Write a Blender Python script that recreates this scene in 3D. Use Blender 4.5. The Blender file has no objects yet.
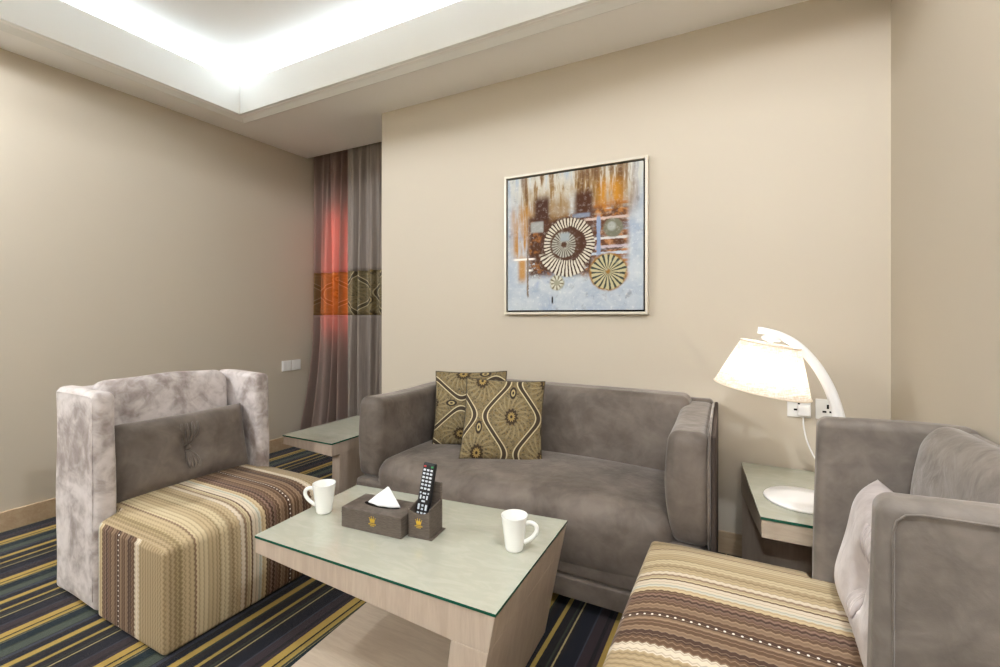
import bpy, bmesh, math, random
from mathutils import Vector, Matrix
PI = math.pi
rnd = random.Random(5)
sc = bpy.context.scene
COL = sc.collection
def srgb(r, g, b):
    def f(c):
        c /= 255.0
        return c / 12.92 if c <= 0.04045 else ((c + 0.055) / 1.055) ** 2.4
    return (f(r), f(g), f(b), 1.0)

# ------------------------------------------------------------------ node helpers
class S:
    """a float socket (or constant) with arithmetic"""
    def __init__(self, g, v): self.g, self.v = g, v
    def _m(self, op, *a):
        return self.g.math(op, self, *a)
    def __add__(self, o): return self._m('ADD', o)
    __radd__ = __add__
    def __sub__(self, o): return self._m('SUBTRACT', o)
    def __rsub__(self, o): return self.g.math('SUBTRACT', o, self)
    def __mul__(self, o): return self._m('MULTIPLY', o)
    __rmul__ = __mul__
    def __truediv__(self, o): return self._m('DIVIDE', o)
    def __neg__(self): return self._m('MULTIPLY', -1.0)
class G:
    def __init__(self, name):
        self.m = bpy.data.materials.new(name); self.m.use_nodes = True
        self.t = self.m.node_tree; self.n = self.t.nodes
        self.n.clear()
        self.out = self.n.new('ShaderNodeOutputMaterial')
    def link(self, a, b): self.t.links.new(a, b)
    def put(self, sock, v):
        if isinstance(v, S): v = v.v
        if isinstance(v, bpy.types.NodeSocket): self.link(v, sock)
        else: sock.default_value = v
    def math(self, op, *a, clamp=False):
        nd = self.n.new('ShaderNodeMath'); nd.operation = op; nd.use_clamp = clamp
        for i, x in enumerate(a): self.put(nd.inputs[i], x)
        return S(self, nd.outputs[0])
    def coord(self, kind='Object'):
        tc = self.n.new('ShaderNodeTexCoord')
        return tc.outputs[kind]
    def sep(self, v):
        s = self.n.new('ShaderNodeSeparateXYZ'); self.link(v, s.inputs[0])
        return [S(self, o) for o in s.outputs]
    def comb(self, x, y, z=0.0):
        c = self.n.new('ShaderNodeCombineXYZ')
        for i, q in enumerate((x, y, z)): self.put(c.inputs[i], q)
        return c.outputs[0]
    def noise(self, vec, scale, detail=3.0, rough=0.5, dist=0.0):
        nd = self.n.new('ShaderNodeTexNoise')
        if vec is not None: self.link(vec, nd.inputs['Vector'])
        nd.inputs['Scale'].default_value = scale; nd.inputs['Detail'].default_value = detail
        nd.inputs['Roughness'].default_value = rough; nd.inputs['Distortion'].default_value = dist
        return S(self, nd.outputs[0])
    def voronoi(self, vec, scale):
        nd = self.n.new('ShaderNodeTexVoronoi'); self.link(vec, nd.inputs['Vector'])
        nd.inputs['Scale'].default_value = scale
        return S(self, nd.outputs['Distance'])
    def step(self, x, a, b):
        """smoothstep of x from a to b"""
        nd = self.n.new('ShaderNodeMapRange'); nd.interpolation_type = 'SMOOTHSTEP'
        self.put(nd.inputs['Value'], x)
        nd.inputs['From Min'].default_value = a; nd.inputs['From Max'].default_value = b
        return S(self, nd.outputs[0])
    def lin(self, x, a, b, c, d):
        nd = self.n.new('ShaderNodeMapRange')
        self.put(nd.inputs['Value'], x)
        for k, v in zip(('From Min', 'From Max', 'To Min', 'To Max'), (a, b, c, d)): nd.inputs[k].default_value = v
        return S(self, nd.outputs[0])
    def mix(self, f, a, b):
        nd = self.n.new('ShaderNodeMix'); nd.data_type = 'RGBA'
        self.put(nd.inputs[0], f)
        self.put(nd.inputs[6], a); self.put(nd.inputs[7], b)
        return nd.outputs[2]
    def ramp(self, f, stops, const=True):
        nd = self.n.new('ShaderNodeValToRGB'); cr = nd.color_ramp
        cr.interpolation = 'CONSTANT' if const else 'LINEAR'
        while len(cr.elements) < len(stops): cr.elements.new(1.0)
        for e, (p, c) in zip(cr.elements, stops): e.position = p; e.color = c
        self.put(nd.inputs[0], f)
        return nd.outputs[0]
    def bump(self, h, strength=0.3, dist=0.002):
        nd = self.n.new('ShaderNodeBump'); self.put(nd.inputs['Height'], h)
        nd.inputs['Strength'].default_value = strength; nd.inputs['Distance'].default_value = dist
        return nd.outputs[0]
    def bsdf(self, color, rough=0.5, normal=None, metal=0.0, spec=0.5, sheen=0.0, sheen_r=0.3, sheen_tint=None, coat=0.0, emit=None, estr=0.0, link=True):
        b = self.n.new('ShaderNodeBsdfPrincipled')
        self.put(b.inputs['Base Color'], color); self.put(b.inputs['Roughness'], rough)
        b.inputs['Metallic'].default_value = metal; b.inputs['Specular IOR Level'].default_value = spec
        self.put(b.inputs['Sheen Weight'], sheen); b.inputs['Sheen Roughness'].default_value = sheen_r
        if sheen_tint: b.inputs['Sheen Tint'].default_value = sheen_tint
        b.inputs['Coat Weight'].default_value = coat
        if emit: b.inputs['Emission Color'].default_value = emit; b.inputs['Emission Strength'].default_value = estr
        if normal is not None: self.link(normal, b.inputs['Normal'])
        if link: self.link(b.outputs[0], self.out.inputs[0])
        return b.outputs[0]
def plain(name, c, rough=0.5, **k):
    g = G(name); g.bsdf(c, rough, **k); return g.m

# ------------------------------------------------------------------ mesh helpers
def add_box(bm, x0, x1, y0, y1, z0, z1, bev=0.0, seg=2, mat=0):
    b2 = bmesh.new()
    r = bmesh.ops.create_cube(b2, size=1.0)
    for v in b2.verts:
        v.co = Vector(((x0 + x1) / 2 + v.co.x * (x1 - x0), (y0 + y1) / 2 + v.co.y * (y1 - y0), (z0 + z1) / 2 + v.co.z * (z1 - z0)))
    if bev > 0:
        bmesh.ops.bevel(b2, geom=list(b2.edges), offset=bev, segments=seg, profile=0.5, affect='EDGES')
    merge(bm, b2, mat)
def merge(bm, b2, mat=0, M=None):
    vm = {}
    for v in b2.verts:
        vm[v] = bm.verts.new(M @ v.co if M else v.co)
    for f in b2.faces:
        try:
            nf = bm.faces.new([vm[v] for v in f.verts]); nf.smooth = f.smooth; nf.material_index = mat or f.material_index
        except ValueError: pass
    b2.free()
def add_prism(bm, pts, fn, d0, d1, bev=0.0):
    """extrude a 2D outline; fn(a, b, d) -> point, with d0/d1 numbers or functions of (a, b)"""
    b2 = bmesh.new()
    f0 = d0 if callable(d0) else (lambda a, b: d0)
    f1 = d1 if callable(d1) else (lambda a, b: d1)
    lo = [b2.verts.new(fn(a, b, f0(a, b))) for a, b in pts]
    hi = [b2.verts.new(fn(a, b, f1(a, b))) for a, b in pts]
    n = len(pts)
    b2.faces.new(lo); b2.faces.new(hi[::-1])
    for i in range(n):
        b2.faces.new([lo[i], hi[i], hi[(i + 1) % n], lo[(i + 1) % n]])
    bmesh.ops.recalc_face_normals(b2, faces=list(b2.faces))
    if bev > 0:
        bmesh.ops.bevel(b2, geom=list(b2.edges), offset=bev, segments=2, profile=0.5, affect='EDGES')
    merge(bm, b2)
def add_lathe(bm, prof, n=48, M=None, ell=(1, 1)):
    rings = []
    for r, z in prof:
        if r < 1e-6:
            v = bm.verts.new(Vector((0, 0, z)) if not M else M @ Vector((0, 0, z))); rings.append([v] * n); continue
        ring = []
        for i in range(n):
            p = Vector((r * ell[0] * math.cos(2 * PI * i / n), r * ell[1] * math.sin(2 * PI * i / n), z))
            ring.append(bm.verts.new(M @ p if M else p))
        rings.append(ring)
    for a, b in zip(rings, rings[1:]):
        for i in range(n):
            vs = []
            for v in (a[i], a[(i + 1) % n], b[(i + 1) % n], b[i]):
                if v not in vs: vs.append(v)
            if len(vs) > 2:
                f = bm.faces.new(vs); f.smooth = True
def add_tube(bm, pts, rad, n=10, flat=None, caps=True):
    """tube along pts; rad number or list; flat=(sx, sy, up) squashes the section"""
    pts = [Vector(p) for p in pts]
    rr = rad if isinstance(rad, (list, tuple)) else [rad] * len(pts)
    rings = []; prev = None
    for i, p in enumerate(pts):
        t = (pts[min(i + 1, len(pts) - 1)] - pts[max(i - 1, 0)]).normalized()
        if flat: up = flat[2]
        elif prev is not None: up = prev
        else: up = Vector((0, 0, 1)) if abs(t.z) < 0.9 else Vector((1, 0, 0))
        b = t.cross(Vector(up)).normalized(); a = b.cross(t).normalized(); prev = a
        sx, sy = (flat[0], flat[1]) if flat else (1, 1)
        rings.append([bm.verts.new(p + a * (rr[i] * sx * math.cos(2 * PI * k / n)) + b * (rr[i] * sy * math.sin(2 * PI * k / n))) for k in range(n)])
    for r0, r1 in zip(rings, rings[1:]):
        for k in range(n):
            f = bm.faces.new([r0[k], r0[(k + 1) % n], r1[(k + 1) % n], r1[k]]); f.smooth = True
    if caps:
        bm.faces.new(rings[0][::-1]); bm.faces.new(rings[-1])
def smooth_path(ctrl, n=8):
    P = [Vector(p) for p in ctrl]; P = [P[0] * 2 - P[1]] + P + [P[-1] * 2 - P[-2]]
    out = []
    for i in range(1, len(P) - 2):
        for k in range(n):
            t = k / n
            out.append(0.5 * ((2 * P[i]) + (P[i + 1] - P[i - 1]) * t + (2 * P[i - 1] - 5 * P[i] + 4 * P[i + 1] - P[i + 2]) * t * t + (3 * P[i] - P[i - 1] - 3 * P[i + 1] + P[i + 2]) * t ** 3))
    out.append(P[-2]); return out
def add_pad(bm, x0, x1, y0, y1, z0, z1, r, n=(10, 10, 8), fn=None):
    """upholstered rounded box on a dense grid; fn(p, (u, v, w)) -> displaced p, with u, v, w in -1..1"""
    lo = (x0, y0, z0); hi = (x1, y1, z1)
    axes = []
    for k in range(3):
        a, b = lo[k], hi[k]; rk = min(r, (b - a) / 2 - 1e-4)
        e = [rk * (1 - math.tan(PI / 4 * (1 - j / 5))) for j in range(5)]
        mid = [a + rk + (b - a - 2 * rk) * j / n[k] for j in range(n[k] + 1)]
        axes.append([a + q for q in e] + mid + [b - q for q in e[::-1]])
    vc = {}
    def vert(i, j, k):
        key = (i, j, k)
        if key in vc: return vc[key]
        p = Vector((axes[0][i], axes[1][j], axes[2][k]))
        q = Vector([min(max(p[m], lo[m] + min(r, (hi[m] - lo[m]) / 2 - 1e-4)), hi[m] - min(r, (hi[m] - lo[m]) / 2 - 1e-4)) for m in range(3)])
        d = p - q
        if d.length > 1e-9: p = q + d.normalized() * r
        if fn:
            u = tuple(2 * (p[m] - lo[m]) / (hi[m] - lo[m]) - 1 for m in range(3))
            p = fn(p, u)
        vc[key] = bm.verts.new(p); return vc[key]
    L = [len(a) - 1 for a in axes]
    def quad(a, b, c, d):
        f = bm.faces.new((a, b, c, d)); f.smooth = True
    for i in range(L[0]):
        for j in range(L[1]):
            quad(vert(i, j, 0), vert(i, j + 1, 0), vert(i + 1, j + 1, 0), vert(i + 1, j, 0))
            quad(vert(i, j, L[2]), vert(i + 1, j, L[2]), vert(i + 1, j + 1, L[2]), vert(i, j + 1, L[2]))
    for i in range(L[0]):
        for k in range(L[2]):
            quad(vert(i, 0, k), vert(i + 1, 0, k), vert(i + 1, 0, k + 1), vert(i, 0, k + 1))
            quad(vert(i, L[1], k), vert(i, L[1], k + 1), vert(i + 1, L[1], k + 1), vert(i + 1, L[1], k))
    for j in range(L[1]):
        for k in range(L[2]):
            quad(vert(0, j, k), vert(0, j, k + 1), vert(0, j + 1, k + 1), vert(0, j + 1, k))
            quad(vert(L[0], j, k), vert(L[0], j + 1, k), vert(L[0], j + 1, k + 1), vert(L[0], j, k + 1))
def add_pillow(bm, w, h, t, n=40, p=2.6, pinch=0.06, tuft=0.0, seed=1):
    """pillow standing in the XZ plane (thickness along Y); uv = its face coordinates"""
    rr = random.Random(seed); ph = [rr.uniform(0, 6.28) for _ in range(4)]
    uvl = bm.loops.layers.uv.verify()
    sides = {}
    def P(i, j, s):
        edge = i in (0, n) or j in (0, n)
        key = (i, j, 0 if edge else s)
        if key in sides: return sides[key]
        u = 2 * i / n - 1; v = 2 * j / n - 1
        au, av = math.sin(u * PI / 2), math.sin(v * PI / 2)
        prof = ((1 - abs(au) ** p) * (1 - abs(av) ** p)) ** 0.55 if not edge else 0
        x = w / 2 * au * (1 - pinch * (1 - av * av)); z = h / 2 * av * (1 - pinch * (1 - au * au))
        d = t / 2 * prof
        d *= 1 + 0.05 * math.sin(5 * au + ph[0]) * math.sin(4 * av + ph[1])
        if tuft and not edge:
            rx, rz = x, z; rad = math.hypot(rx, rz); ang = math.atan2(rz, rx)
            dip = math.exp(-(rad / 0.045) ** 2)
            pl = (abs(math.sin(ang)) ** 3) * math.exp(-((rad - 0.05) / 0.06) ** 2)
            d *= 1 - tuft * dip
            d -= 0.018 * pl * (0.5 + 0.5 * math.cos(22 * math.atan2(rx, abs(rz) + 0.02)))
        sides[key] = bm.verts.new((x, s * d, z)); return sides[key]
    for i in range(n):
        for j in range(n):
            for s in (-1, 1):
                q = [(i, j), (i + 1, j), (i + 1, j + 1), (i, j + 1)]
                if s > 0: q = q[::-1]
                f = bm.faces.new([P(a, b, s) for a, b in q]); f.smooth = True
                for l, (a, b) in zip(f.loops, q): l[uvl].uv = (0.5 + 0.5 * math.sin((2 * a / n - 1) * PI / 2), 0.5 + 0.5 * math.sin((2 * b / n - 1) * PI / 2))
def add_piping(bm, w, h, pinch=0.06, r=0.004, n=24):
    pts = []
    def e(u, v): return Vector((w / 2 * u * (1 - pinch * (1 - v * v)), 0, h / 2 * v * (1 - pinch * (1 - u * u))))
    for k in range(n): pts.append(e(-1 + 2 * k / n, -1))
    for k in range(n): pts.append(e(1, -1 + 2 * k / n))
    for k in range(n): pts.append(e(1 - 2 * k / n, 1))
    for k in range(n + 1): pts.append(e(-1, 1 - 2 * k / n))
    add_tube(bm, pts, r, 6, flat=(1, 1, (0, 1, 0)))

def obj(name, bm, mats, parent=None, world=False, recalc=False):
    if recalc: bmesh.ops.recalc_face_normals(bm, faces=list(bm.faces))
    if world and parent is not None:
        bmesh.ops.translate(bm, verts=list(bm.verts), vec=-Vector(parent.location))
    me = bpy.data.meshes.new(name); bm.to_mesh(me); bm.free()
    for m in (mats if isinstance(mats, (list, tuple)) else [mats]): me.materials.append(m)
    o = bpy.data.objects.new(name, me); COL.objects.link(o)
    if parent is not None: o.parent = parent
    return o
def thing(name, label, cat, loc=(0, 0, 0), rotz=0.0, group=None):
    o = bpy.data.objects.new(name, None); COL.objects.link(o)
    o.location = loc; o.rotation_euler = (0, 0, rotz); o.empty_display_size = 0.05
    return tag(o, label, cat, group)
def tag(o, label, cat, group=None):
    o['label'] = label; o['category'] = cat
    if group: o['group'] = group
    return o
def struct(name, bm, m, parent=None, **k):
    o = obj(name, bm, m, parent, **k)
    if parent is None: o['kind'] = 'structure'
    return o
def BM(): return bmesh.new()
def copy_tree(o, parent=None):
    c = o.copy(); COL.objects.link(c)
    if parent is not None: c.parent = parent
    for ch in list(o.children): copy_tree(ch, c)
    return c

# ------------------------------------------------------------------ materials
def mat_wall():
    g = G('painted_wall'); v = g.coord()
    n = g.noise(v, 240, 2)
    g.bsdf(srgb(194, 183, 166), 0.55, normal=g.bump(n, 0.08, 0.001), spec=0.25); return g.m
def mat_ceiling():
    g = G('ceiling_paint'); g.bsdf(srgb(248, 246, 244), 0.7, spec=0.2); return g.m
def mat_wood(name, c1, c2, axis=2, rough=0.38):
    g = G(name); v = g.coord(); x, y, z = g.sep(v)
    sc_ = [1.0, 1.0, 1.0]
    k = [x * 9.0, y * 9.0, z * 9.0]; k[axis] = [x, y, z][axis] * 1.1
    vec = g.comb(*k)
    n = g.noise(vec, 4.0, 5, 0.6, 0.6); n2 = g.noise(vec, 22.0, 2)
    f = g.step(n * 0.75 + n2 * 0.25, 0.35, 0.66)
    g.bsdf(g.mix(f, c1, c2), rough, normal=g.bump(n2, 0.05, 0.0005), spec=0.4); return g.m
def mat_carpet():
    g = G('striped_carpet'); v = g.coord(); x, y, z = g.sep(v)
    P = 0.465
    wob = (g.noise(v, 160, 2) - 0.5) * 0.004
    t = (x + wob + 0.365 + 0.035 + P * 20) / P
    f = g.math('FRACT', t)
    Y = srgb(178, 149, 78); Y2 = srgb(162, 139, 74); DK = srgb(39, 36, 38); NV = srgb(31, 33, 42); TL = srgb(26, 40, 46)
    GG = srgb(74, 82, 72); BL = srgb(60, 62, 74); PU = srgb(58, 48, 52); BK = srgb(24, 20, 22); PL = srgb(170, 156, 112); DG = srgb(56, 60, 52)
    seq = [(0, Y), (.062, BK), (.076, Y2), (.100, Y), (.116, DG), (.135, PL), (.139, TL), (.230, DG), (.245, GG), (.330, DK), (.338, BL), (.372, DK),
           (.395, NV), (.430, DK), (.440, Y2), (.450, Y), (.496, DG), (.515, DK), (.560, NV), (.585, DK), (.600, Y2), (.630, DK), (.690, DG), (.705, DK),
           (.725, PL), (.738, DK), (.760, NV), (.860, BL), (.872, PU), (.940, DK), (.965, PU)]
    seq = [(p, c) for p, c in seq]
    seq.sort(key=lambda s: s[0])
    col = g.ramp(f, seq)
    pile = g.noise(v, 420, 2, 0.7)
    col = g.mix(g.lin(pile, 0.3, 0.7, 0.0, 0.28), col, srgb(20, 18, 18))
    g.bsdf(col, 0.95, normal=g.bump(pile, 0.6, 0.004), spec=0.1, sheen=0.15); return g.m
def mat_velvet(name, dark, light, scale=5.0, sheen=0.6, lo=0.35, hi=0.68, tint=(1, .95, .92, 1)):
    g = G(name); v = g.coord()
    n = g.noise(v, scale, 4, 0.55, 0.9); n2 = g.noise(v, scale * 4.2, 3, 0.6, 0.6); n3 = g.noise(v, 500, 1)
    f = g.step(n * 0.7 + n2 * 0.3, lo, hi)
    wr = g.noise(v, 14, 3, 0.5, 1.2)
    g.bsdf(g.mix(f, dark, light), 0.62, normal=g.bump(wr * 0.9 + n3 * 0.06, 0.25, 0.012), spec=0.25, sheen=g.lin(f, 0, 1, sheen * 0.6, sheen), sheen_r=0.35, sheen_tint=tint)
    return g.m
def tri(g, x):  # triangle wave 0..1 of period 1
    return g.math('ABSOLUTE', g.math('FRACT', x) * 2.0 - 1.0)
def mat_zigzag():
    g = G('zigzag_fabric'); uv = g.coord('UV'); s, v, _ = g.sep(uv)
    zz = tri(g, v / 0.0175)
    amp = g.lin(g.math('SINE', s * 37.0), -1, 1, 0.0015, 0.006)
    q = s + zz * amp
    C = srgb
    tan = C(160, 140, 108); beige = C(180, 160, 126); lt = C(194, 177, 143); cr = C(208, 194, 172); gy = C(192, 190, 174); yel = C(194, 172, 136)
    br = C(102, 78, 60); pb = C(120, 94, 82); db = C(76, 56, 46); mb = C(134, 110, 88); ol = C(146, 128, 94)
    seq = [(0, tan), (.03, ol), (.05, beige), (.085, mb), (.092, lt), (.130, beige), (.165, ol), (.172, lt), (.205, tan), (.222, beige), (.245, cr),
           (.262, mb), (.268, lt), (.283, br), (.289, cr), (.312, gy), (.328, yel), (.345, br), (.362, pb), (.372, db), (.384, pb), (.392, br), (.410, mb), (.425, br),
           (.445, db), (.462, mb), (.474, br), (.500, mb), (.512, db), (.535, br), (.560, cr), (.585, tan)]
    col = g.ramp(q / 0.70, [(p / 0.70, c) for p, c in seq])
    # fine zigzag lines woven in every band
    fl = g.step(tri(g, q / 0.0145), 0.62, 0.85)
    col = g.mix(fl * 0.34, col, C(74, 56, 40))
    fl2 = g.step(tri(g, q / 0.0145 + 0.5), 0.8, 0.95)
    col = g.mix(fl2 * 0.32, col, C(206, 184, 156))
    # rows of pale dots
    for c0 in (0.4535,):
        dv = (g.math('FRACT', v / 0.0175) - 0.25) * 0.0175
        ds = s - c0
        d = g.math('SQRT', dv * dv + ds * ds)
        col = g.mix(1.0 - g.step(d, 0.0022, 0.0034), col, C(240, 232, 220))
    w = g.noise(g.comb(s * 900.0, v * 900.0), 1.0, 2)
    h = tri(g, q / 0.0145) * 0.7 + w * 0.4
    g.bsdf(col, 0.8, normal=g.bump(h, 0.35, 0.0015), spec=0.2, sheen=0.12); return g.m
def ogee(g, a, b):
    """damask: a along width, b along height, in pattern repeats; returns colour"""
    au = g.math('ABSOLUTE', g.math('FRACT', a + 0.5 + 20.0) - 0.5)          # 0..0.5 around the column
    cs = g.math('COSINE', b * (2 * PI))
    # keep neighbours complementary so the curve is shared by both columns
    edge = 0.25 + cs * 0.135 + g.math('MULTIPLY', cs * cs * cs, 0.03)
    d = au - edge
    ad = g.math('ABSOLUTE', d)
    base = g.noise(g.comb(a * 9.0, b * 12.0), 2.2, 4, 0.7, 1.4)
    swirl = g.voronoi(g.comb(a, b * 1.3), 22.0)
    col = g.mix(g.step(swirl, 0.18, 0.5), srgb(74, 64, 46), srgb(118, 104, 76))
    fil = g.noise(g.comb(a * 30.0, b * 34.0), 1.6, 3, 0.7, 2.5)
    col = g.mix(g.step(fil, 0.52, 0.6) * 0.6, col, srgb(150, 136, 104))
    col = g.mix((1.0 - g.step(fil, 0.40, 0.47)) * 0.6, col, srgb(60, 50, 34))
    col = g.mix(g.step(base, 0.5, 0.6), col, srgb(120, 100, 62))
    # medallions in both column kinds
    for off_a, off_b in ((0.0, 0.0), (0.5, 0.5)):
        fa = g.math('FRACT', a + (0.5 + off_a + 20.0)) - 0.5; fb = g.math('FRACT', b + (0.5 + off_b + 20.0)) - 0.5
        r = g.math('SQRT', fa * fa * 1.3 + fb * fb)
        ang = g.math('ARCTAN2', fb, fa)
        pet = r + g.math('SINE', ang * 12.0) * 0.012
        col = g.mix((1.0 - g.step(pet, 0.10, 0.115)), col, srgb(58, 44, 26))
        col = g.mix((1.0 - g.step(pet, 0.055, 0.065)), col, srgb(150, 126, 74))
        col = g.mix((1.0 - g.step(r, 0.018, 0.026)), col, srgb(50, 36, 22))
        rays = g.step(g.math('SINE', ang * 18.0 + r * 30.0), 0.2, 0.7) * g.step(r, 0.12, 0.15) * (1.0 - g.step(r, 0.27, 0.33))
        col = g.mix(rays * 0.45, col, srgb(160, 144, 106))
        # small drop motif near the neck
        dd = g.math('SQRT', (fa * fa) * 3.0 + (fb - 0.34) * (fb - 0.34))
        drop = (1.0 - g.step(dd, 0.085, 0.095))
        col = g.mix(drop, col, srgb(46, 36, 26))
        col = g.mix(1.0 - g.step(dd, 0.05, 0.058), col, srgb(166, 148, 104))
        col = g.mix(1.0 - g.step(dd, 0.022, 0.028), col, srgb(46, 36, 26))
    col = g.mix(1.0 - g.step(ad, 0.026, 0.033), col, srgb(62, 50, 36))
    lined = g.math('ABSOLUTE', ad - 0.040)
    col = g.mix(1.0 - g.step(lined, 0.007, 0.012), col, srgb(196, 182, 146))
    return col, swirl
def mat_damask():
    g = G('damask_fabric'); u, v, _ = g.sep(g.coord('UV'))
    col, h = ogee(g, u, v)
    g.bsdf(col, 0.7, normal=g.bump(h, 0.3, 0.002), spec=0.25, sheen=0.2); return g.m
def mat_curtain(name, translucent):
    g = G(name); v = g.coord(); x, y, z = g.sep(v)
    st = g.noise(g.comb(x * 60.0, y * 60.0, z * 1.2), 3.0, 3)
    col = g.mix(g.step(st, 0.3, 0.7), srgb(124, 113, 104), srgb(140, 128, 120))
    b = g.bsdf(col, 0.6, spec=0.3, sheen=0.0, link=not translucent)
    if translucent: with_translucency(g, b, srgb(235, 190, 180))
    return g.m
def with_translucency(g, b, c, fac=0.4):
    t = g.n.new('ShaderNodeBsdfTranslucent'); g.put(t.inputs[0], c)
    mx = g.n.new('ShaderNodeMixShader'); mx.inputs[0].default_value = fac
    g.link(b, mx.inputs[1]); g.link(t.outputs[0], mx.inputs[2]); g.link(mx.outputs[0], g.out.inputs[0])
def mat_damask_band(name, translucent):
    g = G(name); u, v, _ = g.sep(g.coord('UV'))
    col, h = ogee(g, u, v)
    col = g.mix(0.35, col, srgb(70, 58, 26))
    b = g.bsdf(col, 0.5, spec=0.4, sheen=0.2, link=not translucent)
    if translucent: with_translucency(g, b, g.mix(0.4, srgb(250, 205, 110), col), 0.5)
    return g.m
def mat_glass_sheet(name, tint):
    g = G(name)
    tr = g.n.new('ShaderNodeBsdfTransparent'); tr.inputs[0].default_value = tint
    gl = g.n.new('ShaderNodeBsdfGlossy'); gl.inputs['Roughness'].default_value = 0.03; gl.inputs[0].default_value = (.95, 1, .97, 1)
    lw = g.n.new('ShaderNodeLayerWeight'); lw.inputs[0].default_value = 0.5
    fr = g.math('POWER', S(g, lw.outputs['Facing']), 4.5) * 0.94 + 0.06
    mx = g.n.new('ShaderNodeMixShader')
    df = g.n.new('ShaderNodeBsdfDiffuse'); v = g.coord()
    x, y, z = g.sep(v); st = g.noise(g.comb(x * 3.0, y * 9.0, z), 3.0, 4, 0.6, 1.2)
    g.link(g.mix(g.step(st, 0.4, 0.65), srgb(204, 206, 190), srgb(212, 212, 198)), df.inputs[0])
    m2 = g.n.new('ShaderNodeMixShader'); m2.inputs[0].default_value = 0.62
    g.link(tr.outputs[0], m2.inputs[1]); g.link(df.outputs[0], m2.inputs[2])
    g.link(fr.v, mx.inputs[0]); g.link(m2.outputs[0], mx.inputs[1]); g.link(gl.outputs[0], mx.inputs[2])
    g.link(mx.outputs[0], g.out.inputs[0]); return g.m
def mat_shade():
    g = G('lamp_shade_linen'); v = g.coord(); x, y, z = g.sep(v)
    n = g.noise(g.comb(x * 30.0, y * 30.0, z * 260.0), 1.0, 3); n2 = g.noise(g.comb(x * 260.0, y * 260.0, z * 30.0), 1.0, 2)
    f = g.step(n * 0.6 + n2 * 0.4, 0.35, 0.65)
    col = g.mix(f, srgb(226, 214, 198), srgb(255, 253, 250))
    d = g.n.new('ShaderNodeBsdfDiffuse'); g.link(col, d.inputs[0])
    t = g.n.new('ShaderNodeBsdfTranslucent'); g.link(col, t.inputs[0])
    mx = g.n.new('ShaderNodeMixShader'); mx.inputs[0].default_value = 0.75
    g.link(d.outputs[0], mx.inputs[1]); g.link(t.outputs[0], mx.inputs[2]); g.link(mx.outputs[0], g.out.inputs[0]); return g.m
def mat_emit(name, c, s):
    g = G(name); e = g.n.new('ShaderNodeEmission'); e.inputs[0].default_value = c; e.inputs[1].default_value = s
    g.link(e.outputs[0], g.out.inputs[0]); return g.m
def mat_leather():
    g = G('grey_brown_leatherette'); v = g.coord(); x, y, z = g.sep(v)
    n = g.noise(g.comb(x * 4.0, y * 4.0, z * 40.0), 12.0, 3); w = g.voronoi(v, 420.0)
    g.bsdf(g.mix(g.step(n, 0.35, 0.65), srgb(84, 74, 66), srgb(100, 90, 82)), 0.55, normal=g.bump(w, 0.25, 0.0006), spec=0.3); return g.m
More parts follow.
